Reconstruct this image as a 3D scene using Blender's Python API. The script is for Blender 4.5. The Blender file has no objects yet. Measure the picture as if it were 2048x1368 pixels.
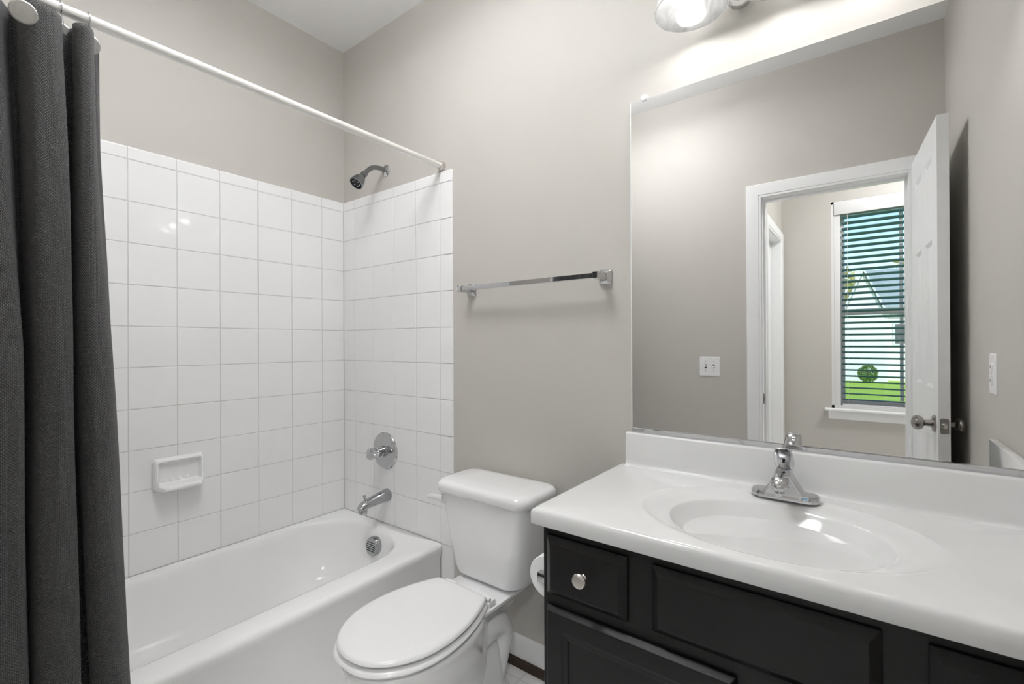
import bpy, bmesh, math, random
from mathutils import Vector, Matrix, noise
random.seed(7)
sc = bpy.context.scene
COL = sc.collection
PI = math.pi

# ------------------------------------------------------------------ camera
F_PX, YAW, PITCH, ROLL = 931.6162, .6474, .0017, -.0047
CAM = Vector((2.1456, -1.3996, 1.1875))
fw = Vector((-math.sin(YAW)*math.cos(PITCH), math.cos(YAW)*math.cos(PITCH), math.sin(PITCH)))
rt = Vector((math.cos(YAW), math.sin(YAW), 0))
up = rt.cross(fw)
r2 = rt*math.cos(ROLL) + up*math.sin(ROLL)
u2 = -rt*math.sin(ROLL) + up*math.cos(ROLL)
cd = bpy.data.cameras.new('camera')
cam = bpy.data.objects.new('camera', cd)
COL.objects.link(cam)
cd.sensor_width = 36.0
cd.lens = F_PX*36.0/2048.0
cd.clip_start = .02
M = Matrix.Identity(4)
for i in range(3):
    M[i][0], M[i][1], M[i][2], M[i][3] = r2[i], u2[i], -fw[i], CAM[i]
cam.matrix_world = M
sc.camera = cam

# ------------------------------------------------------------------ exposure, sky, sun
vs = sc.view_settings
vs.view_transform = 'Standard'
vs.look = 'None'
vs.gamma = 1
vs.use_curve_mapping = False
vs.exposure = 0.17
sc.cycles.max_bounces = 20
sc.cycles.diffuse_bounces = 16
sc.cycles.glossy_bounces = 8
BULB = 37.0
CEILW = 18.5  # strength of the added bathroom fill lamp
HALLW = 130.0  # strength of the fill lamp added in the hall
w = bpy.data.worlds.new('sky')
sc.world = w
w.use_nodes = True
nt = w.node_tree
bg = nt.nodes['Background']
sky = nt.nodes.new('ShaderNodeTexSky')
sky.sky_type = 'NISHITA'
sky.sun_disc = False
sky.sun_elevation = math.radians(48)
sky.sun_rotation = math.radians(20)
sky.dust_density = 0
sky.ozone_density = 3
nt.links.new(sky.outputs[0], bg.inputs[0])
bg.inputs[1].default_value = .27
sd = bpy.data.lights.new('sun', 'SUN')
sd.energy = 3.5
sd.angle = math.radians(.6)
sun = bpy.data.objects.new('sun', sd)
COL.objects.link(sun)
sun.rotation_euler = (math.radians(-48), 0, math.radians(-25))   # light travels away from the window, towards -y

# ------------------------------------------------------------------ dimensions
S = .1524
ZR = .34            # tub rim / first tile row
ZC = 2.692          # ceiling
XR = 2.451          # right wall
YF = -1.56          # wall opposite the mirror
YH = -3.07          # far hall wall
XS = 1.60           # hall side wall
XH = 3.35
P1, P2 = .1279, .1024
TT = .008

# ------------------------------------------------------------------ materials
def mat(name, color, rough=.5, metal=0., spec=.5, coat=0., bump=None, var=None, trans=0., ior=1.45, emit=None):
    m = bpy.data.materials.new(name)
    m.use_nodes = True
    t = m.node_tree
    b = t.nodes['Principled BSDF']
    b.inputs['Base Color'].default_value = (*color, 1)
    b.inputs['Roughness'].default_value = rough
    b.inputs['Metallic'].default_value = metal
    b.inputs['Specular IOR Level'].default_value = spec
    b.inputs['Coat Weight'].default_value = coat
    b.inputs['Coat Roughness'].default_value = .03
    b.inputs['Transmission Weight'].default_value = trans
    b.inputs['IOR'].default_value = ior
    if emit:
        b.inputs['Emission Color'].default_value = (*emit[0], 1)
        b.inputs['Emission Strength'].default_value = emit[1]
    tc = t.nodes.new('ShaderNodeTexCoord')
    if bump:                       # (scale, strength, distance, stretch)
        mp = t.nodes.new('ShaderNodeMapping')
        mp.inputs['Scale'].default_value = bump[3] if len(bump) > 3 else (1, 1, 1)
        n = t.nodes.new('ShaderNodeTexNoise')
        n.inputs['Scale'].default_value = bump[0]
        n.inputs['Detail'].default_value = 3
        bp_ = t.nodes.new('ShaderNodeBump')
        bp_.inputs['Strength'].default_value = bump[1]
        bp_.inputs['Distance'].default_value = bump[2]
        t.links.new(tc.outputs['Object'], mp.inputs[0])
        t.links.new(mp.outputs[0], n.inputs['Vector'])
        t.links.new(n.outputs[0], bp_.inputs['Height'])
        t.links.new(bp_.outputs[0], b.inputs['Normal'])
    if var:                        # (scale, color2, stretch)
        mp = t.nodes.new('ShaderNodeMapping')
        mp.inputs['Scale'].default_value = var[2] if len(var) > 2 else (1, 1, 1)
        n = t.nodes.new('ShaderNodeTexNoise')
        n.inputs['Scale'].default_value = var[0]
        n.inputs['Detail'].default_value = 4
        mx = t.nodes.new('ShaderNodeMix')
        mx.data_type = 'RGBA'
        mx.inputs[6].default_value = (*color, 1)
        mx.inputs[7].default_value = (*var[1], 1)
        t.links.new(tc.outputs['Object'], mp.inputs[0])
        t.links.new(mp.outputs[0], n.inputs['Vector'])
        t.links.new(n.outputs[0], mx.inputs[0])
        t.links.new(mx.outputs[2], b.inputs['Base Color'])
    return m

WALL = mat('greige_paint', (.54, .519, .487), .55, bump=(220, .12, .002), spec=.35)
CEIL = mat('ceiling_paint', (.90, .905, .91), .8, bump=(160, .1, .002))
TRIM = mat('trim_paint', (.85, .855, .86), .28)
TILE = mat('white_glazed_tile', (.86, .86, .865), .06, bump=(9, .05, .004))
SHOWERM = mat('dark_grey_chrome', (.25, .265, .27), .13, 1)
GROUT = mat('light_grout', (.62, .62, .615), .8)
TUB = mat('white_tub_enamel', (.85, .85, .85), .13)
PORC = mat('white_porcelain', (.86, .86, .865), .06, coat=.4)
SEATM = mat('white_seat_plastic', (.80, .80, .80), .16)
MARB = mat('white_cultured_marble', (.77, .77, .77), .07, var=(5, (.74, .74, .735), (1, 3, 1)))
BLACK = mat('black_stained_wood', (.005, .0048, .0048), .36, spec=.36, bump=(60, .25, .0015, (1, 1, 12)), var=(50, (.012, .011, .011), (1, 1, 10)))
CHROME = mat('chrome', (.55, .55, .56), .04, 1)
DCHROME = mat('grey_chrome', (.44, .45, .455), .14, 1)
NICKEL = mat('brushed_nickel', (.36, .34, .32), .27, 1)
SATIN = mat('satin_nickel', (.80, .76, .72), .25, 1)
RODM = mat('rod_white_metal', (.86, .85, .83), .22, .35)
DARK = mat('dark_recess', (.02, .02, .02), .6)
PAPER = mat('toilet_paper', (.86, .86, .86), .9, bump=(120, .2, .002))
PLATE = mat('white_plate_plastic', (.84, .84, .85), .3)
SHOE = mat('dark_brown_shoe_moulding', (.028, .018, .013), .45, bump=(50, .3, .002, (1, 8, 8)), var=(60, (.06, .035, .025), (1, 10, 10)))
LINER = mat('white_liner_vinyl', (.85, .85, .85), .4)
SLAT = mat('backlit_teal_slat', (.11, .23, .26), .45)  # white slats; their backlit shade is put into this dark teal
VINYL = mat('window_vinyl', (.72, .72, .73), .35)
DOORP = mat('white_door_paint', (.83, .84, .85), .3, bump=(30, .08, .002, (1, 1, .15)))
HAMMER = mat('hammered_silver', (.50, .49, .47), .35, .8, bump=(420, .8, .002))
GRASS = mat('lawn_grass', (.30, .48, .04), .9, bump=(30, .6, .03), var=(2.5, (.42, .60, .08)))
SIDING = mat('white_siding', (.82, .80, .80), .6)
ROOFM = mat('grey_green_shingles', (.33, .40, .37), .85, var=(4, (.42, .48, .45)))
LEAFY = mat('yellow_green_foliage', (.60, .58, .20), .8, var=(3, (.78, .70, .34)))
LEAFG = mat('green_foliage', (.10, .22, .04), .8, var=(9, (.28, .40, .10)))
BARK = mat('bark', (.12, .09, .07), .9)
DRIVE = mat('concrete_drive', (.55, .53, .50), .8)
DGLASS = mat('dark_window_glass', (.08, .10, .12), .1)

# mirror glass
MIRROR = mat('mirror_silver', (.86, .86, .855), .0, 1)
# clear pane
PANE = bpy.data.materials.new('clear_pane')
PANE.use_nodes = True
t = PANE.node_tree
t.nodes.clear()
o_ = t.nodes.new('ShaderNodeOutputMaterial')
tr = t.nodes.new('ShaderNodeBsdfTransparent')
tr.inputs[0].default_value = (.95, .97, .97, 1)
gl = t.nodes.new('ShaderNodeBsdfGlossy')
gl.inputs['Roughness'].default_value = 0
mx = t.nodes.new('ShaderNodeMixShader')
mx.inputs[0].default_value = .05
t.links.new(tr.outputs[0], mx.inputs[1])
t.links.new(gl.outputs[0], mx.inputs[2])
t.links.new(mx.outputs[0], o_.inputs[0])
# alabaster glass of the lamp shades: swirled, translucent
ALAB = bpy.data.materials.new('alabaster_glass')
ALAB.use_nodes = True
t = ALAB.node_tree
t.nodes.clear()
o_ = t.nodes.new('ShaderNodeOutputMaterial')
df = t.nodes.new('ShaderNodeBsdfDiffuse')
tl = t.nodes.new('ShaderNodeBsdfTranslucent')
gl = t.nodes.new('ShaderNodeBsdfGlossy')
gl.inputs['Roughness'].default_value = .1
wv = t.nodes.new('ShaderNodeTexNoise')
wv.inputs['Scale'].default_value = 14
wv.inputs['Detail'].default_value = 4
wv.inputs['Distortion'].default_value = 3.5
cr = t.nodes.new('ShaderNodeValToRGB')
cr.color_ramp.elements[0].position, cr.color_ramp.elements[0].color = .35, (.10, .10, .098, 1)
cr.color_ramp.elements[1].position, cr.color_ramp.elements[1].color = .62, (.17, .17, .168, 1)
tc = t.nodes.new('ShaderNodeTexCoord')
t.links.new(tc.outputs['Object'], wv.inputs['Vector'])
t.links.new(wv.outputs[0], cr.inputs[0])
t.links.new(cr.outputs[0], df.inputs[0])
cr2 = t.nodes.new('ShaderNodeValToRGB')
cr2.color_ramp.elements[0].position, cr2.color_ramp.elements[0].color = .30, (.74, .74, .73, 1)
cr2.color_ramp.elements[1].position, cr2.color_ramp.elements[1].color = .70, (.90, .90, .89, 1)
t.links.new(wv.outputs[0], cr2.inputs[0])
t.links.new(cr2.outputs[0], tl.inputs[0])
m1 = t.nodes.new('ShaderNodeMixShader')
m1.inputs[0].default_value = .55
m2 = t.nodes.new('ShaderNodeMixShader')
m2.inputs[0].default_value = .06
t.links.new(df.outputs[0], m1.inputs[1])
t.links.new(tl.outputs[0], m1.inputs[2])
t.links.new(m1.outputs[0], m2.inputs[1])
t.links.new(gl.outputs[0], m2.inputs[2])
t.links.new(m2.outputs[0], o_.inputs[0])
BULBM = mat('lit_bulb', (1, 1, 1), .4, emit=((1, .99, .98), BULB))

# black woven curtain fabric: basket weave in the cloth's own UV (metres)
FAB = bpy.data.materials.new('black_basket_weave')
FAB.use_nodes = True
t = FAB.node_tree
b = t.nodes['Principled BSDF']
b.inputs['Roughness'].default_value = .75
b.inputs['Sheen Weight'].default_value = .25
uv = t.nodes.new('ShaderNodeTexCoord')
sx = t.nodes.new('ShaderNodeSeparateXYZ')
t.links.new(uv.outputs['UV'], sx.inputs[0])
def mth(op, a, b_=None, tree=None):
    n = (tree or t).nodes.new('ShaderNodeMath')
    n.operation = op
    for k, v in enumerate((a, b_)):
        if v is None: continue
        if isinstance(v, (int, float)): n.inputs[k].default_value = v
        else: (tree or t).links.new(v, n.inputs[k])
    return n.outputs[0]
PITCHF = 2*PI/.0062
su = mth('SINE', mth('MULTIPLY', sx.outputs[0], PITCHF))
sv = mth('SINE', mth('MULTIPLY', sx.outputs[1], PITCHF))
wvh = mth('MULTIPLY', su, sv)
fine = mth('ADD', mth('ABSOLUTE', su), mth('ABSOLUTE', sv))
hh = mth('ADD', mth('MULTIPLY', wvh, .6), mth('MULTIPLY', fine, .5))
bpn = t.nodes.new('ShaderNodeBump')
bpn.inputs['Strength'].default_value = 1.0
bpn.inputs['Distance'].default_value = .0028
t.links.new(hh, bpn.inputs['Height'])
t.links.new(bpn.outputs[0], b.inputs['Normal'])
cr = t.nodes.new('ShaderNodeValToRGB')
cr.color_ramp.elements[0].position, cr.color_ramp.elements[0].color = .05, (.008, .008, .008, 1)
cr.color_ramp.elements[1].position, cr.color_ramp.elements[1].color = .95, (.062, .062, .062, 1)  # lighter weave dots stand for light shining through the holes
t.links.new(mth('MULTIPLY', mth('ADD', hh, .6), .6), cr.inputs[0])
t.links.new(cr.outputs[0], b.inputs['Base Color'])

# bathroom floor: square white tiles with faint grout
FLOORM = bpy.data.materials.new('white_floor_tile')
FLOORM.use_nodes = True
t = FLOORM.node_tree
b = t.nodes['Principled BSDF']
b.inputs['Roughness'].default_value = .22
tc = t.nodes.new('ShaderNodeTexCoord')
mp = t.nodes.new('ShaderNodeMapping')
mp.inputs['Location'].default_value = (.03, .075, 0)
br = t.nodes.new('ShaderNodeTexBrick')
br.offset = 0
br.inputs['Color1'].default_value = (.86, .86, .86, 1)
br.inputs['Color2'].default_value = (.84, .84, .84, 1)
br.inputs['Mortar'].default_value = (.70, .70, .69, 1)
br.inputs['Scale'].default_value = 1
br.inputs['Mortar Size'].default_value = .0025
br.inputs['Brick Width'].default_value = .2
br.inputs['Row Height'].default_value = .2
t.links.new(tc.outputs['Object'], mp.inputs[0])
t.links.new(mp.outputs[0], br.inputs['Vector'])
t.links.new(br.outputs['Color'], b.inputs['Base Color'])

# ------------------------------------------------------------------ mesh helpers
class MB:
    def __init__(self):
        self.v, self.f, self.mi, self.uv = [], [], [], {}
    def add(self, vs, fs, mi=0):
        o = len(self.v)
        self.v += [tuple(p) for p in vs]
        self.f += [tuple(i+o for i in f) for f in fs]
        self.mi += [mi]*len(fs)
        return self
    def box(self, x0, x1, y0, y1, z0, z1, bev=0., seg=2, mi=0):
        x0, x1 = min(x0, x1), max(x0, x1)
        y0, y1 = min(y0, y1), max(y0, y1)
        z0, z1 = min(z0, z1), max(z0, z1)
        bm = bmesh.new()
        bmesh.ops.create_cube(bm, size=1)
        for v in bm.verts:
            v.co = Vector(((x0+x1)/2+v.co.x*(x1-x0), (y0+y1)/2+v.co.y*(y1-y0), (z0+z1)/2+v.co.z*(z1-z0)))
        if bev > 0:
            bmesh.ops.bevel(bm, geom=bm.edges[:], offset=min(bev, .49*min(x1-x0, y1-y0, z1-z0)), segments=seg, profile=.5, affect='EDGES', clamp_overlap=True)
        bm.verts.index_update()
        self.add([v.co for v in bm.verts], [[v.index for v in f.verts] for f in bm.faces], mi)
        bm.free()
        return self
    def loft(self, rings, cap0=True, cap1=True, closed=True, mi=0):
        n = len(rings[0])
        vs = [p for r in rings for p in r]
        fs = []
        for a in range(len(rings)-1):
            for i in range(n if closed else n-1):
                j = (i+1) % n
                fs.append((a*n+i, a*n+j, (a+1)*n+j, (a+1)*n+i))
        if cap0: fs.append(tuple(range(n))[::-1])
        if cap1: fs.append(tuple((len(rings)-1)*n+i for i in range(n)))
        return self.add(vs, fs, mi)
    def tube(self, pts, r, n=16, caps=True, mi=0):
        pts = [Vector(p) for p in pts]
        rs = r if isinstance(r, (list, tuple)) else [r]*len(pts)
        rings = []
        nrm = None
        for i, p in enumerate(pts):
            a = pts[max(0, i-1)]
            c = pts[min(len(pts)-1, i+1)]
            tg = (c-a).normalized()
            if nrm is None:
                nrm = tg.orthogonal().normalized()
            else:
                nrm = (nrm - tg*nrm.dot(tg)).normalized()
            bn = tg.cross(nrm)
            rings.append([p + (nrm*math.cos(2*PI*k/n)+bn*math.sin(2*PI*k/n))*rs[i] for k in range(n)])
        return self.loft(rings, caps, caps, mi=mi)
    def lathe(self, o, axis, prof, n=32, caps=True, mi=0, sy=1.):
        o = Vector(o)
        ax = Vector(axis).normalized()
        a = ax.orthogonal().normalized()
        c = ax.cross(a)
        rings = [[o+ax*h+(a*math.cos(2*PI*k/n)+c*math.sin(2*PI*k/n)*sy)*max(r, 1e-5) for k in range(n)] for r, h in prof]
        return self.loft(rings, caps, caps, mi=mi)
    def build(self, name, material, parent=None, smooth=30, loc=None):
        me = bpy.data.meshes.new(name)
        if loc is None and parent is not None: base = Vector(parent.location)
        elif loc is not None: base = Vector(loc)
        else: base = Vector((0, 0, 0))
        me.from_pydata([tuple(Vector(p)-base) for p in self.v], [], self.f)
        ms = material if isinstance(material, (list, tuple)) else [material]
        for m_ in ms: me.materials.append(m_)
        me.polygons.foreach_set('material_index', self.mi)
        bm = bmesh.new()
        bm.from_mesh(me)
        bmesh.ops.recalc_face_normals(bm, faces=bm.faces[:])
        bm.to_mesh(me)
        bm.free()
        if smooth:
            me.polygons.foreach_set('use_smooth', [True]*len(me.polygons))
            me.set_sharp_from_angle(angle=math.radians(smooth))
        me.update()
        ob = bpy.data.objects.new(name, me)
        COL.objects.link(ob)
        if parent is not None: ob.parent = parent
        elif loc is not None: ob.location = base
        return ob

def keep(ob, parent):
    """parent a sub-part to a mesh part built in the same frame (the part's own origin is its thing's base)"""
    ob.parent = parent
    return ob

def thing(name, label, cat, loc, group=None, kind=None):
    o = bpy.data.objects.new(name, None)
    o.empty_display_size = .05
    COL.objects.link(o)
    o.location = loc
    return tag(o, label, cat, group, kind)

def tag(o, label, cat=None, group=None, kind=None):
    o['label'] = label
    if cat: o['category'] = cat
    if group: o['group'] = group
    if kind: o['kind'] = kind
    return o

def struct(o, label, cat):
    return tag(o, label, cat, None, 'structure')

def sub(mb, name, material, part, root, **k):
    """sub-part: geometry in world frame, parent = part (whose local frame is root's base)"""
    ob = mb.build(name, material, None, k.get('smooth', 30), loc=root.location)
    ob.location = (0, 0, 0)
    ob.parent = part
    return ob

def lerp(a, b, t_): return a+(b-a)*t_
def catmull(pts, n):
    P = [Vector(p) for p in pts]
    P = [P[0]*2-P[1]] + P + [P[-1]*2-P[-2]]
    out = []
    m_ = len(P)-3
    for k in range(n):
        u = k/(n-1)*m_
        i = min(int(u), m_-1)
        f = u-i
        a, b_, c, d = P[i], P[i+1], P[i+2], P[i+3]
        out.append(.5*((2*b_)+(c-a)*f+(2*a-5*b_+4*c-d)*f*f+(3*b_-a-3*c+d)*f*f*f))
    return out
def rrect(cx, cy, hx, hy, r, n=8):
    """rounded rectangle outline, 4*(n+1) points, ccw"""
    r = min(r, hx*.999, hy*.999)
    out = []
    for q, (sx_, sy_) in enumerate(((1, 1), (-1, 1), (-1, -1), (1, -1))):
        for k in range(n+1):
            a = q*PI/2 + k/n*PI/2
            out.append((cx+sx_*(hx-r)+r*math.cos(a), cy+sy_*(hy-r)+r*math.sin(a)))
    return out
def panel_sheet(mb, xs, zs, cells, prof, T, rest=0.):
    """sheet of rectangular cells in (u, v); cells in `cells` get nested insets prof = [(inset, depth)...]; T maps (u, v, d) to 3D"""
    for i in range(len(xs)-1):
        for j in range(len(zs)-1):
            a, b_, c, d = xs[i], xs[i+1], zs[j], zs[j+1]
            if (i, j) not in cells:
                mb.add([T(a, c, rest), T(b_, c, rest), T(b_, d, rest), T(a, d, rest)], [(0, 1, 2, 3)])
                continue
            rings = [[T(a+s, c+s, h), T(b_-s, c+s, h), T(b_-s, d-s, h), T(a+s, d-s, h)] for s, h in [(0, rest)]+prof]
            mb.loft(rings, False, True)

# ================================================================== STRUCTURE
# --- floor
o = MB().box(-.1, XH+.1, YH-.1, .1, -.06, 0).build('floor', FLOORM, smooth=0)
struct(o, 'white square-tile bathroom floor beside the toilet', 'floor')
o = MB().box(-.1, XH+.1, YH-.1, .1, ZC, ZC+.06).build('ceiling', CEIL, smooth=0)
struct(o, 'flat white ceiling', 'ceiling')

# --- walls
wl = MB().box(-.1, 0, YF-.05, .1, 0, ZC).build('wall_left', WALL, smooth=0)
struct(wl, 'greige painted wall above the tub with white tile on its lower part', 'wall')
wb = MB().box(-.1, XR+.1, 0, .1, 0, ZC).build('wall_back', WALL, smooth=0)
struct(wb, 'greige painted wall that carries the mirror, towel bar and shower head', 'wall')
wr = MB().box(XR, XR+.1, YF-.11, .1, 0, ZC).build('wall_right', WALL, smooth=0)
struct(wr, 'greige painted wall at the right end of the vanity', 'wall')
DX0, DX1, DZ = 1.689, 2.318, 1.995
mb = MB()
mb.box(-.1, DX0-.02, YF-.11, YF, 0, ZC)
mb.box(DX1+.02, XR+.05, YF-.11, YF, 0, ZC)
mb.box(DX0-.02, DX1+.02, YF-.11, YF, DZ+.02, ZC)
wf = mb.build('wall_front', WALL, smooth=0)
struct(wf, 'greige wall with the doorway, seen in the mirror', 'wall')
# hall walls; the side wall has its own doorway
HD0, HD1 = -2.95, -2.32
mb = MB()
mb.box(XS-.11, XS, YF-.11, HD1+.02, 0, ZC)
mb.box(XS-.11, XS, HD0-.02, YH, 0, ZC)
mb.box(XS-.11, XS, HD0-.02, HD1+.02, DZ+.02, ZC)
o = mb.build('wall_hall_side', WALL, smooth=0)
struct(o, 'greige hall wall at the left beyond the doorway, seen in the mirror', 'wall')
WX0, WX1, WZ0, WZ1 = 1.94, 2.80, .665, 2.285
mb = MB()
mb.box(XS-.11, WX0, YH-.14, YH, 0, ZC)
mb.box(WX1, XH+.1, YH-.14, YH, 0, ZC)
mb.box(WX0, WX1, YH-.14, YH, 0, WZ0)
mb.box(WX0, WX1, YH-.14, YH, WZ1, ZC)
o = mb.build('wall_hall_far', WALL, smooth=0)
struct(o, 'greige hall wall around the window, seen in the mirror', 'wall')
o = MB().box(XH, XH+.1, YH-.14, YF-.11, 0, ZC).build('wall_hall_right', WALL, smooth=0)
struct(o, 'greige hall wall out of sight behind the open door', 'wall')
o = MB().box(XR+.1, XH+.1, YF-.11, YF, 0, ZC).build('wall_hall_near', WALL, smooth=0)
struct(o, 'greige hall wall to the right of the doorway', 'wall')

# --- tile surround
def tile(mb, T, a0, a1, b0, b1, g=.0011, th=TT):
    a0, a1, b0, b1 = a0+g, a1-g, b0+g, b1-g
    e = .0016
    j = [random.uniform(-.00007, .00007) for _ in range(4)]
    out = [T(a0, b0, th-.0022), T(a1, b0, th-.0022), T(a1, b1, th-.0022), T(a0, b1, th-.0022)]
    mid = [T(a0+e*.35, b0+e*.35, th-.0006), T(a1-e*.35, b0+e*.35, th-.0006), T(a1-e*.35, b1-e*.35, th-.0006), T(a0+e*.35, b1-e*.35, th-.0006)]
    top = [T(a0+e, b0+e, th+j[0]), T(a1-e, b0+e, th+j[1]), T(a1-e, b1-e, th+j[2]), T(a0+e, b1-e, th+j[3])]
    mb.loft([out, mid, top], False, True)
def cap_tile(mb, T, a0, a1, b0, b1, rb=False, ra=False, th=TT):
    """bullnose: rounded towards +b (rb) or +a (ra)"""
    g = .0011
    a0 += g; b0 += g
    a1 -= 0 if ra else g
    b1 -= 0 if rb else g
    k = 6
    r = th
    if rb:
        pr = [(b0, th-.0022), (b0+.0016, th)]+[(b1-r+r*math.sin(q/k*PI/2), th*math.cos(q/k*PI/2)) for q in range(k+1)]
        mb.loft([[T(a0, x, h) for x, h in pr], [T(a1, x, h) for x, h in pr]], False, False, closed=False)
    else:
        pr = [(a0, th-.0022), (a0+.0016, th)]+[(a1-r+r*math.sin(q/k*PI/2), th*math.cos(q/k*PI/2)) for q in range(k+1)]
        mb.loft([[T(x, b0, h) for x, h in pr], [T(x, b1, h) for x, h in pr]], False, False, closed=False)
ROW = 10
CAPZ = ZR+ROW*S+.049
GT = TT-.0015
TL = lambda a, b_, d: (d, -a, b_)             # left wall: a = distance from corner
mb = MB()
cols = [TT, P1]+[P1+k*S for k in range(1, 10)]
cols = [c for c in cols if c < 1.5]+[1.555]
for i in range(len(cols)-1):
    for r in range(ROW):
        tile(mb, TL, cols[i], cols[i+1], ZR+r*S, ZR+(r+1)*S)
    cap_tile(mb, TL, cols[i], cols[i+1], ZR+ROW*S, CAPZ, rb=True)
mb.box(0, GT, -1.555, -GT, ZR-.04, CAPZ-.006, mi=1)
o = mb.build('tile_panel', [TILE, GROUT], wl, smooth=12)
o['label'] = 'white glazed square tiles with light grout'
TB = lambda a, b_, d: (a, -d, b_)
mb = MB()
cols = [TT, P2]+[P2+k*S for k in range(1, 5)]
EDGE = .782
for i in range(len(cols)-1):
    for r in range(ROW):
        tile(mb, TB, cols[i], cols[i+1], ZR+r*S, ZR+(r+1)*S)
    cap_tile(mb, TB, cols[i], cols[i+1], ZR+ROW*S, CAPZ, rb=True)
for r in range(-2, ROW+1):
    z0 = max(0.0, ZR+r*S-.0)
    z1 = ZR+(r+1)*S if r < ROW else CAPZ
    cap_tile(mb, TB, cols[-1], EDGE, z0, z1, ra=True)
mb.box(GT, cols[-1]+.01, -GT, 0, ZR-.04, CAPZ-.006, mi=1)
mb.box(cols[-1]+.002, EDGE-.004, -GT+.001, 0, 0, CAPZ-.002, mi=1)
o = mb.build('tile_panel', [TILE, GROUT], wb, smooth=12)
o['label'] = 'white glazed square tiles under the shower head'

# --- baseboard and shoe moulding behind the toilet
pr = [(0, 0), (.013, 0), (.013, .072), (.010, .080), (.009, .090), (.005, .097), (0, .099)]
mb = MB()
mb.loft([[(x, -d, z+.003) for d, z in pr] for x in (EDGE+.001, 1.532)], True, True)
o = mb.build('baseboard_back', TRIM, smooth=40)
struct(o, 'white moulded baseboard behind the toilet', 'baseboard')
pr = [(.0125, 0), (.032, 0), (.032, .010), (.028, .018), (.020, .023), (.0125, .024)]
mb = MB()
mb.loft([[(x, -d, z+.0005) for d, z in pr] for x in (EDGE+.002, 1.532)], True, True)
o = mb.build('trim_1', SHOE, smooth=40)
struct(o, 'dark brown shoe moulding along the foot of the white baseboard', 'trim')

# --- doorway casings
CAS = [(0, 0), (0, .011), (.010, .011), (.013, .015), (.030, .016), (.055, .019), (.070, .019), (.074, .014), (.074, 0)]
def casing(mb, a0, a1, zt, T, prof=CAS):
    rings = []
    for s, d in prof:
        rings.append([T(a0-s, 0, d), T(a0-s, zt+s, d), T(a1+s, zt+s, d), T(a1+s, 0, d)])
    mb.loft(rings, False, False, closed=False)
def jamb(mb, a0, a1, zt, d0, d1, T, th=.018, stop=None):
    def bx(p, q, r_, s_, e, f_):
        c = [T(p, r_, e), T(q, r_, e), T(q, s_, e), T(p, s_, e), T(p, r_, f_), T(q, r_, f_), T(q, s_, f_), T(p, s_, f_)]
        mb.add(c, [(0, 1, 2, 3), (4, 5, 6, 7), (0, 1, 5, 4), (1, 2, 6, 5), (2, 3, 7, 6), (3, 0, 4, 7)])
    bx(a0-th, a0, 0, zt+th, d0, d1)
    bx(a1, a1+th, 0, zt+th, d0, d1)
    bx(a0, a1, zt, zt+th, d0, d1)
    if stop:
        bx(a0, a0+.011, 0, zt, *stop)
        bx(a1-.011, a1, 0, zt, *stop)
        bx(a0+.011, a1-.011, zt-.011, zt, *stop)
mb = MB()
TD = lambda a, b_, d: (a, YF+d, b_)
casing(mb, DX0-.005, DX1+.005, DZ+.005, TD, [(s, d) for s, d in CAS])
jamb(mb, DX0, DX1, DZ, 0, -.11, TD, stop=(-.042, -.075))
o = mb.build('trim_2', TRIM, smooth=30)
struct(o, 'white casing and jamb of the bathroom doorway, seen in the mirror', 'trim')
sp = MB()
sp.box(DX0, DX0+.0025, YF-.038, YF-.012, .835, .893, .001)
sp.box(DX0+.001, DX0+.003, YF-.031, YF-.019, .850, .878, mi=1)
sp = sp.build('strike_plate', [NICKEL, DARK], o)
sp['label'] = 'small dark metal strike plate'
mb = MB()
TS = lambda a, b_, d: (XS+d, a, b_)
casing(mb, HD0-.005, HD1+.005, DZ+.005, TS)
jamb(mb, HD0, HD1, DZ, 0, -.11, TS)
o = mb.build('trim_3', TRIM, smooth=30)
struct(o, 'white casing of the second door on the hall side wall, seen in the mirror', 'trim')

# --- window
win = thing('window_1', 'tall white double-hung window in the hall, seen in the mirror', 'window', (WX0, YH, WZ0), kind='structure')
TW = lambda x, z, d: (x, YH+d, z)
ZM = 1.415
mb = MB()
for (a, b_, c, d) in ((WX0, WX0+.018, WZ0, WZ1), (WX1-.018, WX1, WZ0, WZ1), (WX0, WX1, WZ1-.02, WZ1), (WX0, WX1, WZ0, WZ0+.02)):
    mb.box(a, b_, YH-.14, YH-.002, c, d)
# inner vinyl frame
for (a, b_, c, d) in ((WX0+.05, WX1-.05, WZ1-.055, WZ1-.02), (WX0+.05, WX1-.05, WZ0+.012, WZ0+.03)):
    mb.box(a, b_, YH-.125, YH-.075, c, d, .003, 1)
for a, b_ in ((WX0+.017, WX0+.058), (WX1-.058, WX1-.017)):
    mb.box(a, b_, YH-.125, YH-.012, WZ0+.012, WZ1-.02, .003, 1)
mb.build('window_frame', VINYL, win)
for nm, zz0, zz1, yy in (('upper_sash', ZM-.02, WZ1-.055, YH-.118), ('lower_sash', WZ0+.028, ZM+.025, YH-.092)):
    mb = MB()
    a, b_ = WX0+.055, WX1-.055
    e = .03
    mb.box(a, a+e, yy-.014, yy+.014, zz0, zz1, .003, 1)
    mb.box(b_-e, b_, yy-.014, yy+.014, zz0, zz1, .003, 1)
    mb.box(a+e-.002, b_-e+.002, yy-.014, yy+.014, zz0, zz0+.034, .003, 1)
    mb.box(a+e-.002, b_-e+.002, yy-.014, yy+.014, zz1-.045, zz1, .003, 1)
    cx = (a+b_)/2
    mb.box(cx-.011, cx+.011, yy-.008, yy+.008, zz0+.043, zz1-.043)
    s_ = mb.build(nm, VINYL, win)
    sub(MB().box(a+e-.004, b_-e+.004, yy-.002, yy+.002, zz0+.032, zz1-.042), 'pane', PANE, s_, win, smooth=0)
mb = MB()
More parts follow.
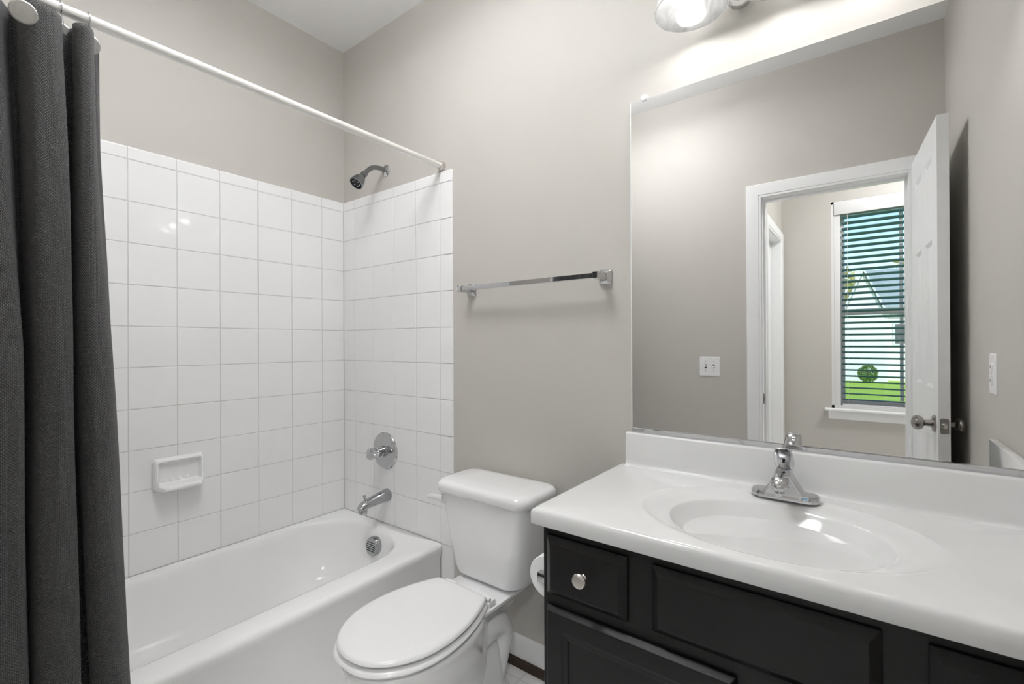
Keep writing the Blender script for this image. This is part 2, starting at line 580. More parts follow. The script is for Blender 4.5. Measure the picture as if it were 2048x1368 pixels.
pr = [(-.10, 0), (.045, 0), (.052, .006), (.052, .016), (.045, .022), (-.10, .022)]
mb.loft([[(x, YH+d, WZ0-.022+z) for d, z in pr] for x in (WX0-.045, WX1+.045)])
mb.build('window_sill', TRIM, win)
mb = MB()
pr = [(0, 0), (.008, .004), (.012, .02), (.018, .05), (.018, .066), (0, .066)]
mb.loft([[(x, YH+d, WZ0-.0885+z) for d, z in pr] for x in (WX0-.022, WX1+.022)])
mb.build('apron', TRIM, win)

# ================================================================== OPEN DOOR (seen in the mirror)
HX, HY, EX, EY = 2.330, YF+.012, 2.3645, -.955
th = math.atan2(EX-HX, EY-HY)
dv = Vector((math.sin(th), math.cos(th), 0))          # along the leaf from hinge to edge
nv = Vector((math.cos(th), -math.sin(th), 0))         # towards the right wall
LW, LH, LT, LZ = math.hypot(EX-HX, EY-HY), 2.030-.012, .034, .012
door = thing('door_1', 'white six-panel bathroom door standing open by the right wall, seen in the mirror', 'door', (HX, HY, 0), kind='structure')
def DT(face):
    def T(u, v, d):
        q = Vector((HX, HY, LZ))+dv*u+Vector((0, 0, v))
        q += nv*(d if face == 0 else LT-d)
        return tuple(q)
    return T
mb = MB()
st, mid = .098, .085
pw = (LW-2*st-mid)/2
xs = [0, st, st+pw, st+pw+mid, LW-st, LW]
zs = [0, .22, .80, .99, 1.57, 1.68, 1.90, LH]
cells = {(i, j) for i in (1, 3) for j in (1, 3, 5)}
prof = [(.006, .004), (.013, .0085), (.022, .0085), (.040, .0025)]
panel_sheet(mb, xs, zs, cells, prof, DT(0))
panel_sheet(mb, xs, zs, cells, prof, DT(1))
A, B = DT(0), DT(1)
for q in (((0, 0), (LW, 0)), ((LW, 0), (LW, LH)), ((LW, LH), (0, LH)), ((0, LH), (0, 0))):
    mb.add([A(*q[0], 0), A(*q[1], 0), B(*q[1], 0), B(*q[0], 0)], [(0, 1, 2, 3)])
leaf = mb.build('door_leaf', DOORP, door, smooth=20)
KZ = .870-LZ
ku = LW-.062
kprof = [(.0325, 0), (.0325, .004), (.028, .008), (.013, .011), (.0115, .030), (.014, .033), (.022, .037), (.0265, .044), (.028, .052), (.0265, .060), (.020, .067), (.008, .0705), (.0005, .071)]
for face, sg in ((0, -1), (1, 1)):
    oo = Vector((HX, HY, LZ+KZ))+dv*ku+nv*(0 if face == 0 else LT)
    pr = kprof if face == 0 else [(r, h*.72) for r, h in kprof]
    k = MB().lathe(oo, nv*sg, pr, 28).build('knob', NICKEL, door)
    k['label'] = 'round brushed nickel knob'
mb = MB()
def edge_T(a, b_, d):
    return tuple(Vector((HX, HY, .870))+dv*(LW+d)+nv*(LT/2+a)+Vector((0, 0, b_)))
pl = rrect(0, 0, .0125, .0285, .006, 5)
mb.loft([[edge_T(a, b_, 0) for a, b_ in pl], [edge_T(a, b_, .0015) for a, b_ in pl]])
lp = mb.build('latch_plate', NICKEL, door)
mb = MB()
mb.loft([[edge_T(a, b_, .001) for a, b_ in rrect(0, 0, .009, .011, .007, 5)], [edge_T(a+.002, b_, .010) for a, b_ in rrect(0, 0, .005, .009, .004, 5)]])
sub(mb, 'latch_bolt', SATIN, lp, door)
for dz in (-.021, .021):
    sub(MB().lathe(edge_T(0, dz, .0012), dv, [(.0035, 0), (.0035, .001), (.0012, .0012), (.001, .0006)], 12), 'screw', NICKEL, lp, door)

# second door inside the hall casing
d2 = thing('door_2', 'closed white door set back in the hall side wall, seen in the mirror', 'door', (XS, HD0, 0), kind='structure')
mb = MB()
xs = [HD0+.002, HD0+.1, HD0+.27, HD0+.36, HD1-.1, HD1-.002]
zs = [.012, .22, .80, .99, 1.57, 1.66, 1.88, DZ-.003]
panel_sheet(mb, xs, zs, cells, prof, lambda a, b_, d: (XS-.062-d, a, b_))
mb.box(XS-.10, XS-.072, HD0+.002, HD1-.002, .012, DZ-.003)
mb.build('door_leaf', DOORP, d2, smooth=20)

# ================================================================== WINDOW BLIND
blind = thing('window_blind', 'white-headed window blind with dark teal slats in the hall window, seen in the mirror', 'blind', (WX0+.06, YH-.035, WZ1-.02))
hb = MB().box(WX0+.060, WX1-.060, YH-.068, YH-.005, WZ1-.085, WZ1-.021, .004)
hb.box(WX0+.020, WX1-.020, YH-.006, YH+.004, WZ1-.105, WZ1-.020, .003)
hb.build('headrail', VINYL, blind)
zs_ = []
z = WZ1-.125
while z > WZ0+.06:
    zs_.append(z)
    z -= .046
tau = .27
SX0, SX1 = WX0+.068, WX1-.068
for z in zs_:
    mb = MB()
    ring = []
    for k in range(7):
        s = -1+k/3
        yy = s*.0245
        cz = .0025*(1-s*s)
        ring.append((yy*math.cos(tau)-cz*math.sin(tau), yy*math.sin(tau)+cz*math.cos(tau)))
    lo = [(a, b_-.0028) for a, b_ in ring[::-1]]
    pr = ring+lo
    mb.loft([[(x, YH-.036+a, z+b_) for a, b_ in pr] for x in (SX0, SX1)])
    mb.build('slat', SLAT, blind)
MB().box(SX0, SX1, YH-.060, YH-.014, WZ0+.003, WZ0+.033, .004).build('bottom_rail', VINYL, blind)
for x in (WX0+.105, WX1-.11):
    mb = MB()
    mb.tube([(x, YH-.010, WZ1-.08), (x, YH-.010, WZ0+.03)], .0012, 6)
    mb.build('ladder_cord', VINYL, blind)

# ================================================================== OUTSIDE
GZ = -.55
o = MB().box(-60, 60, -90, YH-.16, GZ-.2, GZ).build('ground', GRASS, smooth=0)
tag(o, 'green lawn outside the hall window, seen in the mirror', 'lawn', None, 'structure')
house = thing('neighbour_house', 'white-sided house with a steep front gable across the lawn', 'house', (3, -26, GZ))
mb = MB()
mb.box(1.3, 9, -33, -25, GZ, 2.6)
mb.box(-5, 1.35, -30, -25.5, GZ, 2.3)
mb.box(1.3, 2.95, -25.2, -24, GZ, 2.5)
mb.loft([[(x0_, y_, z_) for x0_, z_ in ((1.485, 2.49), (2.785, 2.49), (2.135, 4.13))] for y_ in (-27, -24)])
mb.build('wall', SIDING, house, smooth=0)
mb = MB()
mb.loft([[(x, y_, z_) for y_, z_ in ((-24.6, 2.55), (-24.6, 2.68), (-29, 4.85), (-33.4, 2.68), (-33.4, 2.55), (-29, 4.70))] for x in (2.0, 9.3)])
mb.loft([[(x, y_, z_) for y_, z_ in ((-25.2, 2.28), (-25.2, 2.36), (-27.7, 2.75), (-30.3, 2.36), (-30.3, 2.28))] for x in (-5.2, 1.3)])
for s in (-1, 1):
    mb.loft([[(2.135+s*u, y_, z_) for u, z_ in ((0, 4.16), (0, 4.24), (.76, 2.36), (.70, 2.36))] for y_ in (-28, -24.05)])
mb.build('roof', ROOFM, house, smooth=0)
mb = MB()
for s in (-1, 1):
    mb.loft([[(2.135+s*u, y_, z_) for u, z_ in ((0, 4.22), (0, 4.40), (.86, 2.30), (.78, 2.30))] for y_ in (-24.04, -23.85)])
mb.build('rake_trim', VINYL, house, smooth=0)
MB().box(-3.4, -.9, -25.56, -25.46, GZ, 1.7).build('garage_door', VINYL, house, smooth=0)
for x0_, x1_, z0_, z1_ in ((3.15, 3.65, 1.0, 2.0), (4.4, 5.2, .6, 2.0)):
    f_ = MB().box(x0_, x1_, -25.05, -24.95, z0_, z1_).build('window_frame', VINYL, house, smooth=0)
    sub(MB().box(x0_+.08, x1_-.08, -24.97, -24.93, z0_+.08, z1_-.08), 'pane', DGLASS, f_, house, smooth=0)
def tree(x, y, h, r, label, mat_, seed):
    rnd = random.Random(seed)
    tr_ = thing('tree', label, 'tree', (x, y, GZ))
    mb = MB()
    mb.tube([(x, y, GZ), (x+.05, y, GZ+h*.3), (x, y, GZ+h*.62)], [.18, .14, .08], 10)
    mb.build('trunk', BARK, tr_)
    mb = MB()
    for k in range(520):
        u, v = rnd.random()*2*PI, math.acos(2*rnd.random()-1)
        q = rnd.random()**.4*r
        c = Vector((x+q*math.sin(v)*math.cos(u), y+q*math.sin(v)*math.sin(u), GZ+h*.62+q*math.cos(v)*h*.38/r))
        s = .16*r
        d1 = Vector((rnd.gauss(0, 1), rnd.gauss(0, 1), rnd.gauss(0, 1))).normalized()*s
        d2_ = d1.orthogonal().normalized()*s*.7
        mb.add([c-d1, c+d2_, c+d1, c-d2_], [(0, 1, 2, 3)])
    mb.build('crown', mat_, tr_, smooth=0)
tree(1.15, -36.5, 6.6, 1.35, 'yellow-green leafy tree behind the house, left of its gable', LEAFY, 3)
tree(-2.6, -38, 7.4, 1.5, 'pale tall tree standing behind the low left wing of the house', LEAFY, 4)
tree(4.4, -37.5, 7.1, 1.5, 'yellow tree behind the grey-green roof, right of the gable', LEAFY, 5)
SHX_, SHY_ = 2.26, -23.1
shrub = thing('shrub', 'round green shrub on the lawn before the white house', 'shrub', (SHX_, SHY_, GZ))
mb = MB()
rnd = random.Random(11)
for k in range(700):
    u, v = rnd.random()*2*PI, math.acos(2*rnd.random()-1)
    q = (.75+.25*rnd.random())*.34
    c = Vector((SHX_+q*math.sin(v)*math.cos(u), SHY_+q*math.sin(v)*math.sin(u), GZ+.38+q*math.cos(v)*1.1))
    d1 = Vector((rnd.gauss(0, 1), rnd.gauss(0, 1), rnd.gauss(0, 1))).normalized()*.055
    d2_ = d1.orthogonal().normalized()*.035
    mb.add([c-d1, c+d2_, c+d1, c-d2_], [(0, 1, 2, 3)])
mb.build('leaves', LEAFG, shrub, smooth=0)
MB().tube([(SHX_, SHY_, GZ), (SHX_, SHY_, GZ+.5)], .03, 8).build('stem', BARK, shrub)

# ================================================================== BATHTUB
tub = thing('bathtub', 'white alcove bathtub along the tiled wall', 'bathtub', (.36, -.777, 0))
N = 10
OX0, OX1, OY0, OY1 = TT+.001, .722, -1.552, -(TT+.001)
IX0, IX1, IY0, IY1 = .036, .603, -1.42, -.072
def rr(x0, x1, y0, y1, r, z, sh=0.):
    return [(x, y, z) for x, y in rrect((x0+x1)/2, (y0+y1)/2, (x1-x0)/2, (y1-y0)/2, r, N)]
mb = MB()
rings = [rr(OX0, OX1-.010, OY0, OY1, .004, 0),
         rr(OX0, OX1-.010, OY0, OY1, .004, .285),
         rr(OX0, OX1-.003, OY0, OY1, .004, .305),
         rr(OX0, OX1, OY0, OY1, .005, .322),
         rr(OX0, OX1-.003, OY0, OY1, .006, .333),
         rr(OX0, OX1-.012, OY0, OY1, .008, .339),
         rr(OX0, OX1-.03, OY0+.004, OY1, .01, .3405),
         rr(IX0-.020, IX1+.022, IY0-.02, IY1+.020, .21, .337),
         rr(IX0-.008, IX1+.008, IY0-.01, IY1+.008, .20, .333),
         rr(IX0, IX1, IY0, IY1, .19, .324),
         rr(IX0+.007, IX1-.006, IY0+.01, IY1-.010, .18, .300),
         rr(IX0+.030, IX1-.022, IY0+.09, IY1-.035, .16, .18),
         rr(IX0+.055, IX1-.045, IY0+.20, IY1-.065, .14, .10),
         rr(IX0+.10, IX1-.09, IY0+.28, IY1-.11, .12, .068),
         rr(IX0+.17, IX1-.16, IY0+.40, IY1-.2, .08, .060)]
mb.loft(rings, True, True)
tubb = mb.build('basin', TUB, tub, smooth=50)
# overflow cover
oc = Vector((.374, IY1-.020, .272))
oa = Vector((0, -1, .12)).normalized()
mb = MB().lathe(oc-oa*.005, oa, [(.041, 0), (.041, .024), (.039, .0275), (.036, .0285), (.0005, .029)], 36)
ovc = mb.build('overflow_cover', DCHROME, tub)
ovc['label'] = 'grey metal round overflow cover with slots'
mb = MB()
ux = Vector((1, 0, 0))
uz = oa.cross(ux)
for k in range(5):
    h = -.018+.009*k
    hw = math.sqrt(.03**2-h*h)
    c = oc+oa*.0237+uz*h
    mb.add([c-ux*hw-uz*.0016, c+ux*hw-uz*.0016, c+ux*hw+uz*.0016, c-ux*hw+uz*.0016,
            c-ux*hw-uz*.0016+oa*.0009, c+ux*hw-uz*.0016+oa*.0009, c+ux*hw+uz*.0016+oa*.0009, c-ux*hw+uz*.0016+oa*.0009],
           [(0, 1, 2, 3), (4, 5, 6, 7), (0, 1, 5, 4), (1, 2, 6, 5), (2, 3, 7, 6), (3, 0, 4, 7)])
sub(mb, 'slots', DARK, ovc, tub, smooth=0)
MB().lathe((.33, -.36, .0605), (0, 0, 1), [(.034, 0), (.034, .003), (.028, .005), (.02, .002)], 28).build('drain', DCHROME, tub)

# ================================================================== SHOWER FITTINGS
sh = thing('shower_sprayer', 'grey chrome shower head on a bent arm above the tile', 'shower head', (.345, 0, 2.0))
MB().lathe((.345, 0, 2.003), (0, -1, 0), [(.029, 0), (.028, .003), (.022, .008), (.012, .011), (.011, .013)], 30).build('flange', CHROME, sh)
arm = catmull([(.345, 0, 2.003), (.345, -.035, 2.006), (.345, -.075, 1.997), (.345, -.105, 1.972), (.345, -.122, 1.950)], 20)
MB().tube(arm, .0105, 18).build('arm', SHOWERM, sh)
ha = Vector((0, -.62, -.78)).normalized()
ho = Vector((.345, -.118, 1.957))
h_ = MB().lathe(ho, ha, [(.010, -.004), (.0145, 0), (.015, .012), (.012, .016), (.013, .020), (.019, .028), (.025, .042), (.0295, .058), (.031, .070), (.031, .074), (.028, .0745), (.0265, .068), (.0005, .066)], 32).build('spray_head', SHOWERM, sh)
mb = MB().lathe(ho+ha*.0665, ha, [(.0262, 0), (.0262, .002), (.0005, .003)], 28)
sub(mb, 'spray_face', DARK, h_, sh)
mb = MB()
for k in range(6):
    a = k*PI/3
    e1 = ha.orthogonal().normalized()
    e2 = ha.cross(e1)
    mb.lathe(ho+ha*.069+(e1*math.cos(a)+e2*math.sin(a))*.016, ha, [(.004, 0), (.003, .003), (.0005, .0032)], 10)
sub(mb, 'nozzles', DCHROME, h_, sh)

vl = thing('shower_valve', 'round chrome shower valve plate with knob handle on the tile', 'shower valve', (.343, -TT, .682))
vc = (.343, -TT+.001, .682)
MB().lathe(vc, (0, -1, 0), [(.087, 0), (.087, .004), (.084, .008), (.076, .0105), (.055, .014), (.040, .016), (.030, .017), (.030, .018)], 48).build('escutcheon', CHROME, vl)
MB().lathe(vc, (0, -1, 0), [(.026, .014), (.026, .030), (.022, .033), (.022, .052), (.019, .055)], 30).build('stem', DCHROME, vl)
mb = MB()
hr = []
for k, (hw, hhh, d) in enumerate(((.020, .020, .048), (.029, .023, .053), (.034, .025, .068), (.033, .023, .084), (.028, .018, .090))):
    ring = []
    for q in range(28):
        a = 2*PI*q/28
        rad = 1+.22*math.cos(3*a)
        ring.append((vc[0]+hw*rad*math.cos(a), vc[1]-d, vc[2]-.004+hhh*rad*math.sin(a)))
    hr.append(ring)
mb.loft(hr)
MB.build(mb, 'handle', CHROME, vl, smooth=40)

spt = thing('tub_spout', 'grey chrome tub spout with pull-up diverter below the valve', 'spout', (.358, -TT, .478))
mb = MB()
rings = []
for y, z, hx, hz in ((0, .478, .029, .029), (-.004, .478, .030, .030), (-.05, .474, .027, .026), (-.10, .468, .024, .022), (-.128, .462, .023, .021), (-.146, .454, .021, .021)):
    rings.append([(.358+hx*math.cos(2*PI*k/24), -TT+y, z+hz*math.sin(2*PI*k/24)) for k in range(24)])
rings.append([(.358+.017*math.cos(2*PI*k/24), -TT-.154-.004*math.sin(2*PI*k/24), .448+.014*math.sin(2*PI*k/24)) for k in range(24)])
mb.loft(rings)
mb.lathe((.358, -TT-.133, .462), (0, -.12, -1), [(.019, 0), (.0195, .02), (.019, .034), (.015, .034), (.014, .03)], 22)
sb = mb.build('spout_body', DCHROME, spt, smooth=50)
MB().lathe((.358, -TT-.128, .478), (0, 0, 1), [(.0035, 0), (.0035, .014), (.0075, .018), (.009, .024), (.0075, .029), (.0005, .030)], 18).build('diverter_knob', CHROME, spt)

# ================================================================== SOAP DISH
sdsh = thing('soap_dish', 'white ceramic soap dish fixed on the tiled wall', 'soap dish', (TT, -.735, .69))
NU, NV = 64, 48
Y0, Y1, Z0, Z1 = -.822, -.650, .628, .754
def sst(a, b_, x):
    q = min(1, max(0, (x-a)/(b_-a)))
    return q*q*(3-2*q)
vs_, fs_ = [], []
for j in range(NV+1):
    v = j/NV
    for i in range(NU+1):
        u = i/NU
        y, z = lerp(Y0, Y1, u), lerp(Z0, Z1, v)
        du = min(u, 1-u)*(Y1-Y0)
        dvv = min(v, 1-v)*(Z1-Z0)
        edge = min(du, dvv)
        if du < .02 and dvv < .02:
            edge = .02-math.hypot(.02-du, .02-dvv)
        edge = max(edge, 0)
        rim = .024*math.sqrt(max(0, 1-(1-min(edge/.012, 1))**2))
        bot = (v*(Z1-Z0))
        fr = sst(.050, .016, bot)*sst(0, .030, du)                  # tray swelling at the bottom
        h = rim*(1+1.6*fr)
        rec = sst(.013, .022, du)*sst(.012, .022, (1-v)*(Z1-Z0))*sst(.024, .034, bot)
        h = lerp(h, .007, rec)
        if 0 < rec or bot < .034:
            h += 0
        rid = sst(.028, .034, bot)*sst(.046, .040, bot)*sst(.03, .036, du)
        h += .006*rid*max(0, math.sin((y-Y0)/.0135*PI))**2
        vs_.append((TT+h, y, z))
for j in range(NV):
    for i in range(NU):
        a = j*(NU+1)+i
        fs_.append((a, a+1, a+NU+2, a+NU+1))
MB().add(vs_, fs_).build('dish_body', PORC, sdsh, smooth=70)

# ================================================================== CURTAIN ROD, HOOKS, LINER, CURTAIN
ZROD, XROD = 1.936, .722
rod = thing('curtain_rod', 'white metal shower curtain rod across the tub opening', 'curtain rod', (XROD, -.78, ZROD))
MB().tube([(XROD, -.012, ZROD), (XROD, YF+.012, ZROD)], .0127, 24).build('tube', RODM, rod)
for y, s in ((0, -1), (YF, 1)):
    f_ = MB().lathe((XROD, y, ZROD), (0, s, 0), [(.021, 0), (.021, .004), (.018, .009), (.0165, .012), (.0165, .020), (.0145, .022), (.0145, .0225)], 28).build('end_flange', SATIN, rod)

def cloth(rows, th, name, material, parent=None, loc=None, nu=260, wrinkle=1.):
    """rows: list of (z, [plan control points (x, y)]) from the top down; a sheet with UV in metres"""
    P = []
    for z, pts in rows:
        P.append((z, catmull([(x, y, 0) for x, y in pts], nu)))
    nv = 150
    grid = []
    for j in range(nv):
        f = j/(nv-1)
        z = lerp(P[0][0], P[-1][0], f)
        k = 0
        while k < len(P)-2 and P[k+1][0] > z: k += 1
        q = (P[k][0]-z)/(P[k][0]-P[k+1][0])
        q = min(1, max(0, q))
        row = []
        for i in range(nu):
            c = P[k][1][i].lerp(P[k+1][1][i], q)
            wr_ = noise.noise(Vector((i/nu*22, z*3.1, 1.7)))*.0055*wrinkle+noise.noise(Vector((i/nu*60, z*9, 5.2)))*.0014*wrinkle
            wy_ = noise.noise(Vector((i/nu*14, z*2.3, 9.4)))*.0045*wrinkle
            row.append(c+Vector((wr_, wy_, z)))
        grid.append(row)
    me = bpy.data.meshes.new(name)
    base = Vector(loc or (0, 0, 0))
    vv = [tuple(p-base) for r in grid for p in r]
    ff = [(j*nu+i, j*nu+i+1, (j+1)*nu+i+1, (j+1)*nu+i) for j in range(nv-1) for i in range(nu-1)]
    me.from_pydata(vv, [], ff)
    L = [0.]
    mrow = grid[nv//2]
    for i in range(1, nu): L.append(L[-1]+(mrow[i]-mrow[i-1]).length)
    ul = me.uv_layers.new(name='cloth')
    for lp_ in me.loops:
        j, i = divmod(lp_.vertex_index, nu)
        ul.data[lp_.index].uv = (L[i], grid[j][0].z)
    me.materials.append(material)
    me.polygons.foreach_set('use_smooth', [True]*len(me.polygons))
    ob = bpy.data.objects.new(name, me)
    COL.objects.link(ob)
    md = ob.modifiers.new('thickness', 'SOLIDIFY')
    md.thickness = th
    md.offset = 0
    if parent: ob.parent = parent
    return ob
# plan outlines (x towards the room, y along the rod), right edge first
def folds(y0, ys, xf, xb):
    pts = []
    for k, y in enumerate(ys):
        pts.append(((xf if k % 2 == 0 else xb)+0, y))
    return pts
tail = lambda s: [(.800, -1.300+s), (.775, -1.322+s), (.690, -1.330+s), (.690, -1.350+s), (.79, -1.385+s), (.690, -1.42+s), (.79, -1.455+s), (.690, -1.485), (.78, -1.515)]
top = [(.700, -1.108), (.706, -1.118), (.716, -1.130), (.745, -1.128), (.776, -1.137), (.780, -1.152), (.765, -1.163), (.738, -1.163), (.730, -1.172), (.740, -1.181), (.772, -1.183), (.790, -1.200), (.790, -1.228), (.772, -1.244), (.735, -1.246), (.722, -1.256), (.742, -1.268), (.772, -1.283)]+tail(-.012)
mid = [(.706, -1.100), (.728, -1.096), (.752, -1.099), (.778, -1.116), (.785, -1.140), (.758, -1.155), (.710, -1.153), (.682, -1.154), (.684, -1.168), (.725, -1.163), (.770, -1.168), (.793, -1.193), (.783, -1.222), (.730, -1.228), (.684, -1.232), (.684, -1.244), (.73, -1.238), (.785, -1.250)]+tail(0)
tailb = [(max(x, .74), y) for x, y in tail(0)]
bot = [(.745, -1.056), (.760, -1.052), (.785, -1.060), (.808, -1.085), (.806, -1.112), (.775, -1.124), (.742, -1.122), (.738, -1.126), (.738, -1.148), (.755, -1.150), (.790, -1.158), (.808, -1.182), (.798, -1.214), (.755, -1.222), (.738, -1.226), (.738, -1.238), (.76, -1.234), (.805, -1.250)]+tailb
ZT = 1.893
cur = cloth([(ZT, top), (1.18, mid), (.05, bot)], .0016, 'shower_curtain', FAB)
tag(cur, 'black woven shower curtain gathered in folds at the left end of the rod', 'curtain')
lin = cloth([(1.905, [(.655, -1.102), (.668, -1.108), (.660, -1.14), (.650, -1.165), (.668, -1.19), (.650, -1.22), (.668, -1.25), (.650, -1.30), (.668, -1.36), (.650, -1.42), (.668, -1.50)]),
             (.365, [(.650, -1.120), (.655, -1.13), (.650, -1.15), (.646, -1.17), (.650, -1.19), (.646, -1.22), (.650, -1.25), (.646, -1.30), (.650, -1.36), (.646, -1.42), (.650, -1.50)])], .0008, 'shower_liner', LINER, nu=140, wrinkle=.4)
tag(lin, 'white vinyl shower liner showing at the top edge behind the black curtain', 'curtain liner')
HKY = [-1.131, -1.178, -1.236, -1.288]
hk0 = None
HL = ['silver curtain hook nearest the free edge of the black curtain', 'silver curtain hook second from the free edge of the black curtain',
      'curtain hook with a round hammered silver disc facing the room', 'silver curtain hook just left of the big hammered disc']
for i, y in enumerate(HKY):
    lab = HL[i]
    h = thing('curtain_hook', lab, 'curtain hook', (XROD, y, ZROD), 'curtain hooks on the rod')
    if hk0 is None:
        pts = [(XROD+.0165*math.cos(a), y, ZROD+.0165*math.sin(a)) for a in [math.radians(-60+q*11) for q in range(27)]]
        pts = [(XROD+.036, y, ZROD-.052), (XROD+.030, y, ZROD-.036), (XROD+.016, y, ZROD-.022)]+pts
        r_ = MB().tube(pts, .0013, 8).build('wire_ring', CHROME, h)
        c = Vector((XROD+.058, y, ZROD-.056))
        d_ = MB().lathe(c, (1, -.10, -.45), [(.0205, -.001), (.0212, .001), (.019, .003), (.0005, .0046)], 30).build('disc', HAMMER, h)
        hk0 = h
    elif i == 2:                   # this hook hangs outside the cloth, its disc flat against it
        pts = [(XROD+.0165*math.cos(a), y, ZROD+.0165*math.sin(a)) for a in [math.radians(-40+q*11) for q in range(25)]]
        pts = [(.811, y-.0096, ZROD-.072), (.800, y-.006, ZROD-.050), (.772, y-.002, ZROD-.022), (.752, y, ZROD-.012)]+pts
        MB().tube(pts, .0013, 8).build('wire_ring', CHROME, h)
        MB().lathe((.813, y-.0096, 1.851), (1, -.10, -.45), [(.0205, -.001), (.0212, .001), (.019, .003), (.0005, .0046)], 30).build('disc', HAMMER, h)
    else:
        for ch in hk0.children:
            cpy = ch.copy()
            COL.objects.link(cpy)
            cpy.parent = h
    if i in (0, 1, 3):
        for ch in h.children:
            if ch.name.startswith('disc'): ch.location.x = -.055

# ================================================================== TOWEL BAR
tb = thing('towel_bar', 'square chrome towel bar on the wall left of the mirror', 'towel bar', (1.185, 0, 1.4))
TBX0, TBX1, TBZ = .888, 1.474, 1.399
MB().box(TBX0-.004, TBX1+.004, -.074, -.062, TBZ-.0085, TBZ+.0085, .001, 1).build('bar', CHROME, tb)
for x in (TBX0, TBX1):
    mb = MB()
    ring = lambda y, hx, hz, r: [(x+a, y, TBZ+c) for a, c in rrect(0, 0, hx, hz, r, 4)]
    mb.loft([ring(0, .022, .026, .007), ring(-.006, .022, .026, .007), ring(-.014, .017, .021, .005), ring(-.020, .011, .013, .003), ring(-.055, .010, .012, .003), ring(-.079, .010, .012, .003), ring(-.081, .008, .010, .002)])
    mb.build('post', CHROME, tb, smooth=25)

# ================================================================== MIRROR
MX0, MX1, MZ0, MZ1 = 1.564, 2.449, .909, 1.937
mir = thing('wall_mirror', 'large frameless wall mirror above the vanity', 'mirror', (2.0, 0, MZ0))
MB().box(MX0, MX1, -.006, -.0005, MZ0, MZ1).build('mirror_glass', MIRROR, mir, smooth=0)
mb = MB()
pr = [(-.0003, 0), (-.0092, 0), (-.0120, .0135), (-.0095, .0155), (-.0065, .0150), (-.0065, .003), (-.0003, .003)]
mb.loft([[(x, d, MZ0-.003+z) for d, z in pr] for x in (MX0, MX1)])
ch_ = mb.build('bottom_channel', CHROME, mir, smooth=15)
ch_['label'] = 'chrome channel under the mirror'
MB().box(MX0-.0025, MX0, -.007, 0, MZ0, MZ1, .0005, 1).build('edge', TRIM, mir)
for x in (1.608, 2.355):
    mb = MB()
    mb.lathe((x, -.006, MZ1+.003), (0, -1, 0), [(.011, -.006), (.011, .003), (.008, .006), (.003, .0065), (.0005, .005)], 8)
    mb.build('clip', PLATE, mir)['label'] = 'clear plastic mirror clip'

# ================================================================== VANITY LIGHT
vl_ = thing('vanity_light', 'chrome vanity light with alabaster glass shades above the mirror', 'wall light', (1.99, 0, 2.16))
mb = MB()
mb.loft([[(x, y, z) for x, z in rrect(1.99, 2.20, hx, hz, .03, 6)] for y, hx, hz in ((0, .10, .055), (-.012, .10, .055), (-.022, .085, .042))])
mb.build('backplate', CHROME, vl_)
MB().tube([(1.74, -.045, 2.19), (2.24, -.045, 2.19)], .011, 18).build('bar', CHROME, vl_)
MB().tube([(1.986, -.018, 2.195), (1.986, -.045, 2.19)], .014, 14).build('stem', CHROME, vl_)
for x in (1.887, 2.087):
    MB().lathe((x, -.045, 2.170), (0, 0, -1), [(.010, -.02), (.018, 0), (.028, .03), (.034, .055), (.033, .072), (.024, .084), (.010, .089), (.0005, .090)], 30).build('finial', CHROME, vl_)
SHX = [1.786, 1.986, 2.186]
SY, SZ = -.138, 2.062
first = None
for i, x in enumerate(SHX):
    if i == 0:
        arm = catmull([(x, -.045, 2.19), (x, -.07, 2.222), (x, -.11, 2.236), (x, SY, 2.226), (x, SY, 2.205)], 20)
        a_ = MB().tube(arm, .008, 14).build('arm', CHROME, vl_)
        c_ = MB().lathe((x, SY, 2.214), (0, 0, -1), [(.012, -.01), (.024, -.004), (.026, .020), (.024, .024)], 24).build('socket_cup', CHROME, vl_)
        pr = [(r_*1.07, h_*1.07) for r_, h_ in [(.024, .133), (.034, .128), (.050, .108), (.062, .080), (.071, .050), (.079, .022), (.086, 0), (.0835, -.0005), (.0765, .021), (.0685, .049), (.0595, .078), (.048, .105), (.033, .124), (.024, .128)]]
        s_ = MB().lathe((x, SY, SZ), (0, 0, 1), pr, 48, caps=False).build('shade', ALAB, vl_, smooth=60)
        bu = MB().lathe((x, SY, SZ+.006), (0, 0, 1), [(.0005, .0), (.012, .0018), (.022, .0075), (.0285, .018), (.030, .030), (.028, .043), (.021, .060), (.015, .075), (.013, .092), (.013, .115), (.0005, .1155)], 24)
        b_o = sub(bu, 'bulb', BULBM, s_, vl_)
        first = (a_, c_, s_, b_o)
    else:
        d = x-SHX[0]
        par = None
        for ob in first:
            cpy = ob.copy()
            COL.objects.link(cpy)
            if ob.name.startswith('bulb'):
                cpy.parent = par
            else:
                cpy.location.x += d
                cpy.parent = vl_
                if ob.name.startswith('shade'): par = cpy

